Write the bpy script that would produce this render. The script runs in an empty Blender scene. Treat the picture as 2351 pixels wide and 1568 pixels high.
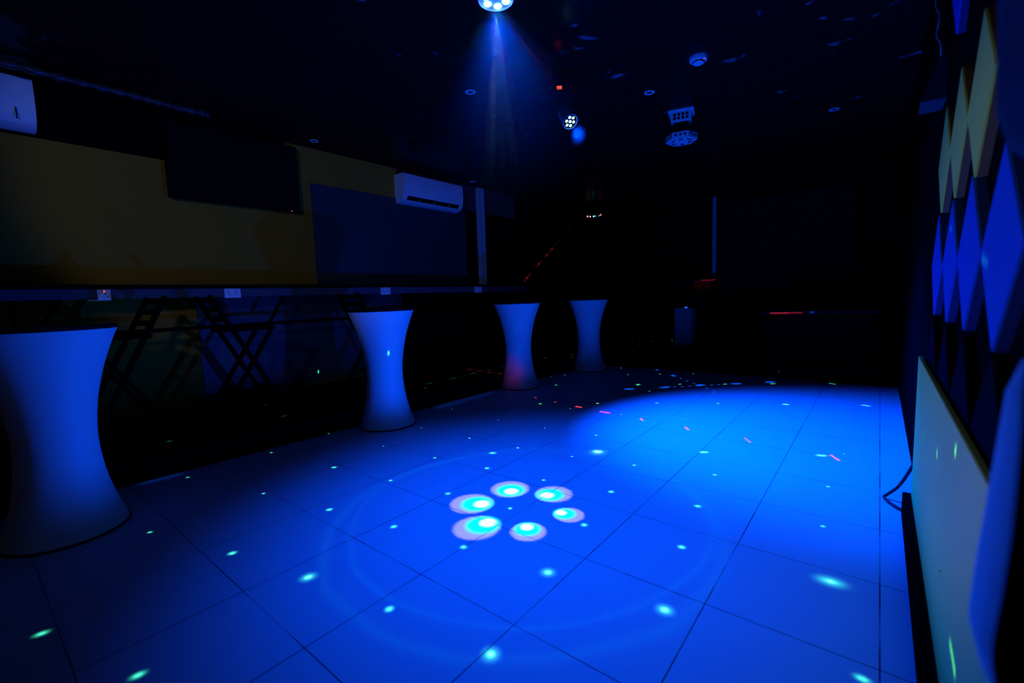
import bpy, bmesh, math, random
from mathutils import Vector, Matrix
random.seed(4)
S = bpy.context.scene
COL = S.collection

# ------------------------------------------------------------------ camera
cam_d = bpy.data.cameras.new('camera')
cam_d.sensor_width = 36.0
cam_d.lens = 1043.2 * 36.0 / 2351.0
cam_d.clip_start = 0.02
cam = bpy.data.objects.new('camera', cam_d)
COL.objects.link(cam)
cam.matrix_world = (Matrix.Translation((0, 0, 1.2)) @ Matrix.Rotation(0.6807, 4, 'Z')
                    @ Matrix.Rotation(math.pi / 2 - 0.0982, 4, 'X') @ Matrix.Rotation(-0.0342, 4, 'Z'))
cam_d.dof.use_dof = True
cam_d.dof.focus_distance = 3.6
cam_d.dof.aperture_fstop = 1.9
S.camera = cam

# ------------------------------------------------------------------ view and world
S.view_settings.view_transform = 'Standard'
S.view_settings.look = 'None'
S.view_settings.gamma = 1.0
S.view_settings.use_curve_mapping = False
S.view_settings.exposure = 0.0
S.cycles.use_denoising = True
S.cycles.sample_clamp_indirect = 4.0
W = bpy.data.worlds.new('world')
S.world = W
W.use_nodes = True
W.node_tree.nodes['Background'].inputs[0].default_value = (1.0, 0.98, 1.05, 1)
W.node_tree.nodes['Background'].inputs[1].default_value = 0.004

# ------------------------------------------------------------------ lights
BLUE = (0.0, 0.055, 1.0)
LAMP = Vector((-1.56, 1.89, 2.70))        # blue wash lamp hanging over the dance floor
PAR = Vector((-2.15, 3.56, 2.70))         # second blue lamp, further back


def add_light(name, kind, loc, power, color, target=None, **kw):
    d = bpy.data.lights.new(name, kind)
    d.energy = power
    d.color = color
    for k, v in kw.items():
        setattr(d, k, v)
    o = bpy.data.objects.new(name, d)
    o.location = loc
    if target is not None:
        o.rotation_euler = (Vector(target) - Vector(loc)).to_track_quat('-Z', 'Y').to_euler()
    COL.objects.link(o)
    return o


add_light('wash_beam', 'SPOT', LAMP + Vector((0, 0, -0.06)), 560, BLUE, (-1.42, 2.12, 0),
          spot_size=math.radians(83), spot_blend=1.0, shadow_soft_size=0.05)
add_light('flood_beam', 'SPOT', PAR + Vector((0.06, -0.02, -0.06)), 2900, BLUE, (-0.60, 4.12, 0),
          spot_size=math.radians(70), spot_blend=1.0, shadow_soft_size=0.05)
# added upward spot without a fixture, for light thrown back by the petals
add_light('petal_bounce_fill', 'SPOT', (-1.46, 2.30, 0.03), 150, BLUE, (-1.46, 2.30, 3),
          spot_size=math.radians(179), spot_blend=0.15, shadow_soft_size=0.0)
# added cool fill spots, unseen, for dim light from behind the camera
add_light('fill_spot_on_panels', 'SPOT', (-2.6, -1.4, 1.25), 66, (0.72, 1.0, 1.5), (0.18, 1.85, 1.06),
          spot_size=math.radians(23), spot_blend=0.4, shadow_soft_size=0.15)
add_light('fill_spot_on_wall', 'SPOT', (-0.3, -2.0, 2.6), 27, (1.1, 1.9, 5.5), (-5.6, 2.9, 2.5),
          spot_size=math.radians(40), spot_blend=0.35, shadow_soft_size=0.15)

# laser dots: world target, radius in metres, strength, colour
LASER = [  # world target, radius in metres, strength, colour
    (-1.631, 3.004, -0, 0.11, 1, 'g'), (-1.635, 3.012, 0, 0.038, 9, 'g'), (-1.648, 3.015, 0, 0.038, 9, 'g'), (-1.624, 3.019, -0, 0.038, 9, 'g'),
    (-2.293, 2.546, 0, 0.04, 1, 'g'), (-2.301, 2.54, -0, 0.04, 1, 'g'), (-2.284, 2.551, -0, 0.04, 1, 'g'), (-1.083, 1.531, 0, 0.055, 1.6, 'c'),
    (-0.981, 1.04, 0, 0.055, 1.6, 'c'), (-0.592, 1.595, 0, 0.055, 1.6, 'c'), (-1.919, 0.886, -0, 0.055, 1.6, 'c'), (-1.083, 1.531, 0, 0.022, 9, 'c'),
    (-0.981, 1.04, 0, 0.022, 9, 'c'), (-0.592, 1.595, 0, 0.022, 9, 'c'), (-1.919, 0.886, -0, 0.022, 9, 'c'), (-0.114, 2.153, 0, 0.07, 0.6, 'c'),
    (-0.135, 2.152, 0, 0.07, 0.6, 'c'), (-0.094, 2.153, 0, 0.07, 0.6, 'c'), (-0.114, 2.153, 0, 0.022, 9, 'c'), (-1.977, 1.385, -0, 0.03, 3, 'c'),
    (-1.529, 1.46, 0, 0.03, 3, 'c'), (-3.07, 1.669, -0, 0.03, 3, 'c'), (-2.118, 2.286, -0, 0.03, 3, 'c'), (-2.041, 1.837, 0, 0.03, 3, 'c'),
    (-1.161, 1.981, 0, 0.03, 3, 'c'), (-1.229, 2.425, -0, 0.03, 3, 'c'), (-2.458, 1.288, -0, 0.03, 3, 'c'), (-2.419, 0.76, 0, 0.03, 3, 'c'),
    (-1.452, 0.973, -0, 0.03, 3, 'c'), (-0.75, 2.525, 0, 0.03, 3, 'c'), (-0.684, 2.061, 0, 0.03, 3, 'c'), (-2.204, 2.749, 0, 0.022, 3.2, 'c'),
    (-2.594, 2.221, 0, 0.022, 3.2, 'c'), (-1.669, 2.34, -0, 0.022, 3.2, 'c'), (-1.598, 1.904, -0, 0.022, 3.2, 'c'), (-1.293, 2.906, -0, 0.022, 3.2, 'c'),
    (-0.796, 3.035, 0, 0.022, 3.2, 'c'), (-2.514, 1.759, 0, 0.022, 3.2, 'c'), (-1.841, 3.373, -0, 0.022, 3.2, 'c'), (-2.409, 0.106, 0, 0.03, 0.8, 'c'),
    (-2.411, 0.101, -0, 0.03, 0.8, 'c'), (-2.409, 0.111, 0, 0.03, 0.8, 'c'), (-1.86, 0.278, -0, 0.03, 0.8, 'c'), (-1.863, 0.274, 0, 0.03, 0.8, 'c'),
    (-1.86, 0.285, 0, 0.03, 0.8, 'c'), (0, 1.646, -0, 0.03, 0.8, 'c'), (-0.006, 1.647, 0, 0.03, 0.8, 'c'), (0.007, 1.647, -0, 0.03, 0.8, 'c'),
    (-1.744, 2.816, 0, 0.018, 3, 'c'), (-3.027, 0.573, 0, 0.018, 3, 'c'), (-3.029, 1.159, 0, 0.018, 3, 'c'), (-3.787, 0.961, -0, 0.018, 3, 'c'),
    (-3.826, 1.551, 0, 0.018, 3, 'c'), (-3.909, 2.096, 0.009, 0.018, 3, 'c'), (-2.708, 2.717, -0, 0.018, 3, 'c'), (-1.961, 4.106, -0, 0.018, 3, 'c'),
    (-2.14, 5.265, -0, 0.018, 3, 'c'), (-0.201, 3.218, 0, 0.018, 3, 'c'), (-0.181, 2.653, -0, 0.018, 3, 'c'), (-3.173, 2.169, -0, 0.013, 2.4, 'c'),
    (-3.323, 2.698, 0, 0.013, 2.4, 'c'), (-3.584, 3.349, 0, 0.013, 2.4, 'c'), (-2.876, 3.295, -0, 0.013, 2.4, 'c'), (-2.329, 3.308, 0, 0.013, 2.4, 'c'),
    (-2.511, 4.04, 0, 0.013, 2.4, 'c'), (-2.842, 5.275, 0, 0.013, 2.4, 'c'), (-3.75, 5.519, -0, 0.013, 2.4, 'c'), (-1.467, 5.508, 0, 0.013, 2.4, 'c'),
    (-1.41, 4.238, -0, 0.013, 2.4, 'c'), (-0.16, 3.925, 0, 0.013, 2.4, 'c'), (-0.978, 3.432, 0, 0.034, 2.2, 'g'), (-0.991, 3.423, -0, 0.034, 2.2, 'g'),
    (-0.965, 3.441, 0, 0.034, 2.2, 'g'), (-0.282, 3.802, -0, 0.034, 2.2, 'g'), (-0.297, 3.802, 0, 0.034, 2.2, 'g'), (-0.267, 3.812, -0, 0.034, 2.2, 'g'),
    (-2.909, 4.053, -0, 0.03, 3, 'g'), (-2.376, 4.393, 0, 0.03, 3, 'g'), (-1.841, 4.734, 0, 0.03, 3, 'g'), (-0.714, 5.334, 0, 0.03, 3, 'g'),
    (-0.729, 5.326, 0, 0.03, 3, 'g'), (-0.697, 5.323, 0, 0.03, 3, 'g'), (-3.338, 5.033, 0, 0.03, 3, 'g'), (-1.971, 5.855, 0, 0.03, 3, 'g'),
    (-1.495, 6.118, 0, 0.03, 3, 'g'), (-0.994, 6.427, 0, 0.03, 3, 'g'), (-1.016, 6.415, 0, 0.03, 3, 'g'), (-1.296, 5.034, 0, 0.03, 2.5, 'c'),
    (-0.067, 5.655, -0, 0.03, 2.5, 'c'), (-0.091, 5.662, 0, 0.03, 2.5, 'c'), (-0.046, 5.647, 0, 0.03, 2.5, 'c'), (-2.418, 5.575, 0, 0.06, 1, 'g'),
    (-2.418, 5.575, 0, 0.03, 6, 'g'), (-3.646, 5.74, -0, 0.024, 2, 'g'), (-2.845, 6.203, 0, 0.024, 2, 'g'), (-3.192, 6.703, 0, 0.024, 2, 'g'),
    (-2.46, 6.446, 0, 0.024, 2, 'g'), (-2.061, 6.696, -0, 0.024, 2, 'g'), (-0.414, 6.746, 0, 0.024, 2, 'g'), (-0.437, 6.765, 0, 0.024, 2, 'g'),
    (-0.391, 6.727, -0, 0.024, 2, 'g'), (-4.272, 0.991, 0.17, 0.02, 12, 'g'), (-4.276, 0.981, 0.17, 0.02, 12, 'g'), (-4.268, 1.001, 0.17, 0.02, 12, 'g'),
    (-4.269, 1.87, 0.17, 0.02, 12, 'g'), (-4.267, 1.853, 0.17, 0.02, 12, 'g'), (-4.271, 1.887, 0.17, 0.02, 12, 'g'), (-4.934, 1.987, 0.17, 0.02, 12, 'g'),
    (-4.294, 3.654, 0.17, 0.028, 14, 'g'), (-4.296, 3.621, 0.17, 0.028, 14, 'g'), (-4.292, 3.687, 0.17, 0.028, 14, 'g'), (-4.286, 4.062, 0.17, 0.028, 14, 'g'),
    (-4.289, 4.026, 0.17, 0.028, 14, 'g'), (-4.284, 4.099, 0.17, 0.028, 14, 'g'), (-4.313, 4.46, 0.17, 0.028, 14, 'g'), (-4.316, 4.42, 0.17, 0.028, 14, 'g'),
    (-4.311, 4.501, 0.17, 0.028, 14, 'g'), (-4.106, 3.425, 0.17, 0.028, 14, 'g'), (-4.316, 4.787, 0.17, 0.028, 14, 'g'), (-4.315, 5.098, 0.17, 0.028, 14, 'g'),
    (-4.292, 3.752, 0.17, 0.03, 2.5, 'g'), (-4.288, 3.821, 0.17, 0.03, 2.5, 'g'), (-4.283, 3.891, 0.17, 0.03, 2.5, 'g'), (-4.29, 3.973, 0.17, 0.03, 2.5, 'g'),
    (-4.279, 4.174, 0.17, 0.03, 2.5, 'g'), (-4.298, 4.275, 0.17, 0.03, 2.5, 'g'), (-4.293, 4.354, 0.17, 0.03, 2.5, 'g'), (-5.582, 2.92, 0.328, 0.016, 20, 'c'),
    (-5.582, 2.919, 0.314, 0.016, 20, 'c'), (-5.582, 2.921, 0.339, 0.016, 20, 'c'), (-4.004, 8.957, 0.17, 0.035, 16, 'g'), (-3.675, 8.549, 0.17, 0.035, 16, 'g'),
    (-3.674, 9.169, 0.17, 0.035, 16, 'g'), (-3.297, 8.777, 0.17, 0.035, 16, 'g'), (-3.257, 9.2, 0.199, 0.035, 16, 'g'), (-4.277, 6.144, 0.17, 0.035, 16, 'g'),
    (-3.911, 6.369, 0.17, 0.035, 16, 'g'), (-4.085, 6.71, 0.17, 0.035, 16, 'g'), (-3.528, 2.532, 0.729, 0.02, 1.6, 'c'), (-3.53, 2.533, 0.717, 0.02, 1.6, 'c'),
    (-3.532, 2.533, 0.707, 0.02, 1.6, 'c'), (-2.634, 6.794, 0, 0.045, 4, 'b'), (-2.235, 6.402, -0, 0.045, 4, 'b'), (-2.268, 6.424, 0, 0.045, 4, 'b'),
    (-2.058, 5.582, -0, 0.045, 4, 'b'), (-2.078, 5.559, 0, 0.045, 4, 'b'), (-2.04, 5.608, 0, 0.045, 4, 'b'), (-1.74, 5.918, -0, 0.045, 4, 'b'),
    (-1.761, 5.9, 0, 0.045, 4, 'b'), (-1.717, 5.931, 0, 0.045, 4, 'b'), (-1.383, 6.212, 0, 0.045, 4, 'b'), (-1.415, 6.195, 0, 0.045, 4, 'b'),
    (-1.351, 6.23, 0, 0.045, 4, 'b'), (-1.053, 6.526, 0, 0.045, 4, 'b'), (-1.08, 6.511, 0, 0.045, 4, 'b'), (-1.024, 6.525, 0, 0.045, 4, 'b'),
    (-2.4, 5.267, -0, 0.045, 4, 'b'), (-2.432, 5.249, 0, 0.045, 4, 'b'), (-2.372, 5.282, 0, 0.045, 4, 'b'), (-2.095, 6.257, 0, 0.03, 3, 'b'),
    (-1.963, 6.12, 0, 0.03, 3, 'b'), (-1.838, 5.992, 0, 0.03, 3, 'b'), (-1.721, 5.871, -0, 0.03, 3, 'b'), (-1.61, 5.757, 0, 0.03, 3, 'b'),
    (-1.505, 5.648, 0, 0.03, 3, 'b'), (-2.108, 5.523, 0, 0.03, 3, 'b'), (-2.039, 5.59, 0, 0.03, 3, 'b'), (-1.97, 5.657, 0, 0.03, 3, 'b'),
    (-1.9, 5.724, 0, 0.03, 3, 'b'), (-1.83, 5.791, 0, 0.03, 3, 'b'), (-1.76, 5.859, -0, 0.03, 3, 'b'), (-1.689, 5.927, -0, 0.03, 3, 'b'),
    (-1.619, 5.995, 0, 0.03, 3, 'b'), (-1.548, 6.063, 0, 0.03, 3, 'b'), (-1.477, 6.131, 0, 0.03, 3, 'b'), (-1.005, 6.84, 0.098, 0.02, 10, 'b'),
    (-1.005, 6.84, 0.089, 0.02, 10, 'b'), (-4.599, 4.687, 0.17, 0.05, 16, 'r'), (-4.363, 4.637, 0.17, 0.05, 16, 'r'), (-4.159, 4.62, 0.17, 0.05, 16, 'r'),
    (-3.952, 4.609, 0.17, 0.05, 16, 'r'), (-5.005, 4.755, 0.17, 0.03, 10, 'r'), (-4.634, 4.695, 0.17, 0.045, 5, 'r'), (-4.547, 4.687, 0.17, 0.045, 5, 'r'),
    (-4.462, 4.679, 0.17, 0.045, 5, 'r'), (-4.378, 4.671, 0.17, 0.045, 5, 'r'), (-4.296, 4.663, 0.17, 0.045, 5, 'r'), (-4.215, 4.655, 0.17, 0.045, 5, 'r'),
    (-4.135, 4.648, 0.17, 0.045, 5, 'r'), (-4.057, 4.64, 0.17, 0.045, 5, 'r'), (-3.98, 4.633, 0.17, 0.045, 5, 'r'), (-3.131, 4.276, 0, 0.022, 5, 'r'),
    (-2.809, 4.209, 0, 0.022, 5, 'r'), (-2.475, 4.15, 0, 0.03, 5, 'r'), (-2.497, 4.151, -0, 0.03, 5, 'r'), (-2.445, 4.146, -0, 0.03, 5, 'r'),
    (-2.115, 4.091, 0, 0.03, 5, 'r'), (-2.145, 4.093, 0, 0.03, 5, 'r'), (-2.085, 4.089, 0, 0.03, 5, 'r'), (-2.176, 4.095, 0, 0.03, 5, 'r'),
    (-1.716, 4.031, -0, 0.022, 4, 'r'), (-1.735, 4.056, 0, 0.022, 4, 'r'), (-1.698, 4.007, 0, 0.022, 4, 'r'), (-1.294, 3.992, 0, 0.022, 4, 'r'),
    (-1.272, 3.959, -0, 0.022, 4, 'r'), (-1.254, 3.939, -0, 0.022, 4, 'r'), (-0.804, 3.94, -0, 0.016, 5, 'r'), (-0.786, 3.911, 0, 0.016, 5, 'r'),
    (-0.77, 3.883, 0, 0.016, 5, 'r'), (-0.753, 3.855, -0, 0.016, 5, 'r'), (-0.229, 3.847, 0, 0.016, 5, 'r'), (-0.219, 3.83, 0, 0.016, 5, 'r'),
    (-0.209, 3.812, 0, 0.016, 5, 'r'), (-0.199, 3.795, 0, 0.016, 5, 'r'), (-0.189, 3.778, 0, 0.016, 5, 'r'), (-0.18, 3.761, 0, 0.016, 5, 'r'),
    (-5.58, 7.43, 1.569, 0.045, 60, 'r'), (-5.58, 7.87, 1.863, 0.045, 60, 'r'), (-5.58, 8.168, 2.057, 0.045, 60, 'r'), (-5.58, 8.375, 2.198, 0.045, 60, 'r'),
    (-5.58, 8.534, 2.302, 0.022, 40, 'r'), (-5.58, 8.642, 2.385, 0.022, 40, 'r'), (-5.58, 9.111, 2.703, 0.022, 40, 'r'), (-5.58, 7.354, 1.507, 0.035, 22, 'r'),
    (-5.58, 7.384, 1.528, 0.035, 22, 'r'), (-5.58, 7.414, 1.549, 0.035, 22, 'r'), (-5.58, 7.445, 1.571, 0.035, 22, 'r'), (-5.58, 7.475, 1.592, 0.035, 22, 'r'),
    (-5.58, 7.506, 1.614, 0.035, 22, 'r'), (-5.58, 7.537, 1.635, 0.035, 22, 'r'), (-5.58, 7.568, 1.657, 0.035, 22, 'r'), (-5.58, 7.789, 1.806, 0.03, 18, 'r'),
    (-5.58, 7.821, 1.828, 0.03, 18, 'r'), (-5.58, 7.853, 1.85, 0.03, 18, 'r'), (-5.58, 7.886, 1.872, 0.03, 18, 'r'), (-5.58, 7.918, 1.894, 0.03, 18, 'r'),
    (-5.58, 7.951, 1.916, 0.03, 18, 'r'), (-5.58, 8.101, 2.013, 0.03, 14, 'r'), (-5.58, 8.131, 2.034, 0.03, 14, 'r'), (-5.58, 8.161, 2.054, 0.03, 14, 'r'),
    (-5.58, 8.192, 2.075, 0.03, 14, 'r'), (-5.58, 8.223, 2.096, 0.03, 14, 'r'), (-5.58, 8.253, 2.117, 0.03, 14, 'r'), (-5.58, 8.322, 2.158, 0.03, 12, 'r'),
    (-5.58, 8.35, 2.177, 0.03, 12, 'r'), (-5.58, 8.378, 2.197, 0.03, 12, 'r'), (-5.58, 8.406, 2.216, 0.03, 12, 'r'), (-5.58, 8.434, 2.235, 0.03, 12, 'r'),
    (0.18, 1.489, 1.248, 0.024, 1.5, 'g'), (0.18, 1.465, 1.243, 0.024, 1.5, 'g'), (0.18, 1.436, 1.238, 0.024, 1.5, 'g'), (0.18, 2.159, 1.384, 0.012, 2.5, 'c'),
    (0.18, 2.156, 1.378, 0.012, 2.5, 'c'), (0.18, 2.153, 1.372, 0.012, 2.5, 'c'), (0.18, 2.568, 1.376, 0.01, 1, 'c'), (0.18, 2.564, 1.369, 0.01, 1, 'c'),
    (0.16, 1.935, 0.664, 0.014, 2.5, 'g'), (0.16, 1.931, 0.656, 0.014, 2.5, 'g'), (0.16, 1.927, 0.649, 0.014, 2.5, 'g'), (0.16, 1.533, 0.793, 0.014, 2.5, 'g'),
    (0.16, 1.53, 0.787, 0.014, 2.5, 'g'), (0.16, 1.535, 0.779, 0.014, 2.5, 'g'), (0.16, 1.532, 0.773, 0.014, 2.5, 'g'), (0.16, 2.419, 0.594, 0.012, 2, 'c'),
    (0.16, 2.413, 0.585, 0.012, 2, 'c'), (0.16, 1.423, 0.344, 0.016, 2.4, 'g'), (0.16, 1.408, 0.342, 0.016, 2.4, 'g'), (0.16, 1.394, 0.341, 0.016, 2.4, 'g'),
    (0.16, 1.38, 0.34, 0.016, 2.4, 'g'), (0.16, 1.366, 0.338, 0.016, 2.4, 'g'), (0.16, 1.353, 0.337, 0.016, 2.4, 'g'), (0.16, 1.34, 0.335, 0.016, 2.4, 'g'),
    (0.16, 1.327, 0.334, 0.016, 2.4, 'g'), (-1.118, 6.88, 0.864, 0.015, 45, 'r'), (-1.103, 6.88, 0.864, 0.015, 45, 'r'), (-1.087, 6.88, 0.865, 0.015, 45, 'r'),
    (-1.072, 6.88, 0.865, 0.015, 45, 'r'), (-1.057, 6.88, 0.865, 0.015, 45, 'r'), (-1.042, 6.88, 0.865, 0.015, 45, 'r'), (-1.027, 6.88, 0.865, 0.015, 45, 'r'),
    (-1.012, 6.88, 0.865, 0.015, 45, 'r'), (-0.997, 6.88, 0.866, 0.015, 45, 'r'), (-0.982, 6.88, 0.866, 0.015, 45, 'r'), (-0.967, 6.88, 0.866, 0.015, 45, 'r'),
    (-0.952, 6.88, 0.866, 0.015, 45, 'r'), (-0.938, 6.88, 0.866, 0.015, 45, 'r'), (-0.923, 6.88, 0.866, 0.015, 45, 'r'), (-0.908, 6.88, 0.867, 0.02, 14, 'r'),
    (-0.889, 6.88, 0.867, 0.02, 14, 'r'), (-0.869, 6.88, 0.867, 0.02, 14, 'r'), (-0.85, 6.88, 0.867, 0.02, 14, 'r'), (-0.831, 6.88, 0.867, 0.02, 14, 'r'),
    (-0.811, 6.88, 0.868, 0.02, 14, 'r'), (-0.792, 6.88, 0.868, 0.02, 14, 'r'), (-0.773, 6.88, 0.868, 0.02, 14, 'r'), (-0.67, 6.88, 0.874, 0.03, 14, 'b'),
    (-0.651, 6.88, 0.873, 0.03, 14, 'b'), (-2.5, 8.59, 1.379, 0.015, 30, 'r'), (-2.477, 8.59, 1.378, 0.015, 30, 'r'), (-2.455, 8.59, 1.378, 0.015, 30, 'r'),
    (-2.432, 8.59, 1.377, 0.015, 30, 'r'), (-2.41, 8.59, 1.377, 0.015, 30, 'r'), (-2.388, 8.59, 1.376, 0.015, 30, 'r'), (-2.365, 8.59, 1.375, 0.015, 30, 'r'),
    (-2.343, 8.59, 1.375, 0.015, 30, 'r'), (-2.321, 8.59, 1.374, 0.015, 30, 'r'), (-2.3, 8.594, 1.373, 0.015, 30, 'r'), (-2.284, 8.615, 1.373, 0.015, 30, 'r'),
    (-2.61, 8.602, 1.316, 0.14, 0.7, 'r'), (-2.609, 8.602, 1.261, 0.14, 0.7, 'r'), (-2.541, 8.602, 1.313, 0.14, 0.7, 'r'), (-2.54, 8.602, 1.258, 0.14, 0.7, 'r'),
    (-2.473, 8.602, 1.31, 0.14, 0.7, 'r'), (-2.472, 8.602, 1.255, 0.14, 0.7, 'r'), (-2.405, 8.602, 1.307, 0.14, 0.7, 'r'), (-2.405, 8.602, 1.253, 0.14, 0.7, 'r'),
    (-3.762, 4.542, 0.311, 0.26, 0.035, 'r'), (-3.614, 4.554, 0.251, 0.26, 0.035, 'r'), (-3.668, 4.508, 0.151, 0.26, 0.035, 'r'), (-3.793, 3.361, 0, 0.16, 0.1, 'b'),
    (-3.794, 3.455, 0, 0.16, 0.1, 'b'), (-3.796, 3.551, -0, 0.16, 0.1, 'b'), (-3.797, 3.651, -0, 0.16, 0.1, 'b'), (-3.799, 3.753, -0, 0.16, 0.1, 'b'),
    (-3.801, 3.859, -0, 0.16, 0.1, 'b'), (-3.803, 3.968, 0, 0.16, 0.1, 'b'), (-3.804, 4.081, 0, 0.16, 0.1, 'b'), (-3.806, 4.197, 0, 0.16, 0.1, 'b'),
    (-3.943, 0.745, 0, 0.1, 0.1, 'b'), (-3.94, 0.783, 0, 0.1, 0.1, 'b'), (-3.937, 0.822, 0, 0.1, 0.1, 'b'), (-3.934, 0.862, -0, 0.1, 0.1, 'b'),
    (-3.93, 0.902, 0, 0.1, 0.1, 'b'), (-3.927, 0.943, 0, 0.1, 0.1, 'b'),
]


class NT:
    """small helper that wires math nodes"""

    def __init__(self, tree):
        self.t = tree

    def n(self, kind, **kw):
        x = self.t.nodes.new(kind)
        for k, v in kw.items():
            setattr(x, k, v)
        return x

    def sock(self, node, i, v):
        if isinstance(v, bpy.types.NodeSocket):
            self.t.links.new(v, node.inputs[i])
        else:
            node.inputs[i].default_value = v

    def m(self, op, a, b=None, c=None, clamp=False):
        x = self.n('ShaderNodeMath', operation=op, use_clamp=clamp)
        for i, v in enumerate((a, b, c)):
            if v is not None:
                self.sock(x, i, v)
        return x.outputs[0]

    def v(self, op, a, b=None, c=None):
        x = self.n('ShaderNodeVectorMath', operation=op)
        for i, w in enumerate((a, b, c)):
            if w is not None:
                self.sock(x, i, w)
        return x.outputs[1] if op in ('DISTANCE', 'LENGTH', 'DOT_PRODUCT') else x.outputs[0]


def projector(name, loc, power):
    d = bpy.data.lights.new(name, 'POINT')
    d.energy = power
    d.shadow_soft_size = 0.0
    d.use_nodes = True
    o = bpy.data.objects.new(name, d)
    o.location = loc
    COL.objects.link(o)
    t = d.node_tree
    nt = NT(t)
    em = t.nodes['Emission']
    tc = nt.n('ShaderNodeTexCoord')
    return o, nt, em, tc.outputs['Normal']


# ---- star laser: every dot is a direction of the projector
LASER_POS = Vector((-1.50, 1.80, 2.62))
if LASER:
    o, nt, em, D = projector('laser_star_projector', LASER_POS, 400)
    D = nt.v('NORMALIZE', D)
    acc = {}
    for i_, (x, y, z, r, s, c) in enumerate(LASER):
        if i_ and i_ % 40 == 0:          # keeps the node program short on registers
            z_ = nt.v('SCALE', (1e-20, 0, 0))
            nt.t.links.new(last, z_.node.inputs['Scale'])
            D = nt.v('ADD', D, z_)
        w = Vector((x, y, z)) - LASER_POS
        dist = w.length
        w.normalize()
        q = nt.v('DISTANCE', D, tuple(w))
        k = nt.m('MULTIPLY_ADD', q, -dist / r, 1.0, clamp=True)
        k = nt.m('POWER', k, 3.0)
        prev = acc.get(c)
        acc[c] = last = nt.m('MULTIPLY_ADD', k, s * dist * dist / 8.0, prev if prev is not None else 0.0)
    COLS = {'g': (0.10, 1.0, 0.42), 'c': (0.06, 1.0, 0.62), 'r': (1.0, 0.035, 0.05), 'b': (0.0, 0.11, 1.0)}
    tot = None
    for c, k in acc.items():
        x = nt.v('SCALE', COLS[c])
        sc = x.node
        nt.t.links.new(k, sc.inputs['Scale'])
        tot = x if tot is None else nt.v('ADD', tot, x)
    nt.t.links.new(tot, em.inputs['Color'])
    em.inputs['Strength'].default_value = 1.35

# ---- petals and rings thrown straight down by the wash lamp's lenses
PETALS = [  # floor centre, radius, bright core centre, core radius
    ((-1.823, 1.822), 0.139, (-1.77, 1.852), 0.058),
    ((-1.764, 2.108), 0.131, (-1.735, 2.085), 0.055),
    ((-1.499, 2.202), 0.124, (-1.521, 2.165), 0.052),
    ((-1.284, 2.029), 0.092, (-1.333, 2.026), 0.039),
    ((-1.36, 1.757), 0.102, (-1.392, 1.791), 0.043),
    ((-1.607, 1.635), 0.137, (-1.592, 1.707), 0.057),
]
LENS = LAMP + Vector((0, 0, -0.07))
o, nt, em, D = projector('lens_pattern', LENS, 700)
sx = nt.n('ShaderNodeSeparateXYZ')
nt.t.links.new(D, sx.inputs[0])
down = nt.m('MAXIMUM', nt.m('MULTIPLY', sx.outputs[2], -1.0), 0.05)
cx_ = nt.n('ShaderNodeCombineXYZ')
nt.t.links.new(nt.m('MULTIPLY', nt.m('DIVIDE', sx.outputs[0], down), LENS.z), cx_.inputs[0])
nt.t.links.new(nt.m('MULTIPLY', nt.m('DIVIDE', sx.outputs[1], down), LENS.z), cx_.inputs[1])
Q = cx_.outputs[0]                      # where the ray meets the floor, relative to the lamp
nz = nt.n('ShaderNodeTexNoise')
nz.inputs['Scale'].default_value = 45.0
nz.inputs['Detail'].default_value = 3.0
nt.t.links.new(Q, nz.inputs['Vector'])
jit = nt.m('MULTIPLY', nt.m('SUBTRACT', nz.outputs[0], 0.5), 0.16)
total = None
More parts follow.
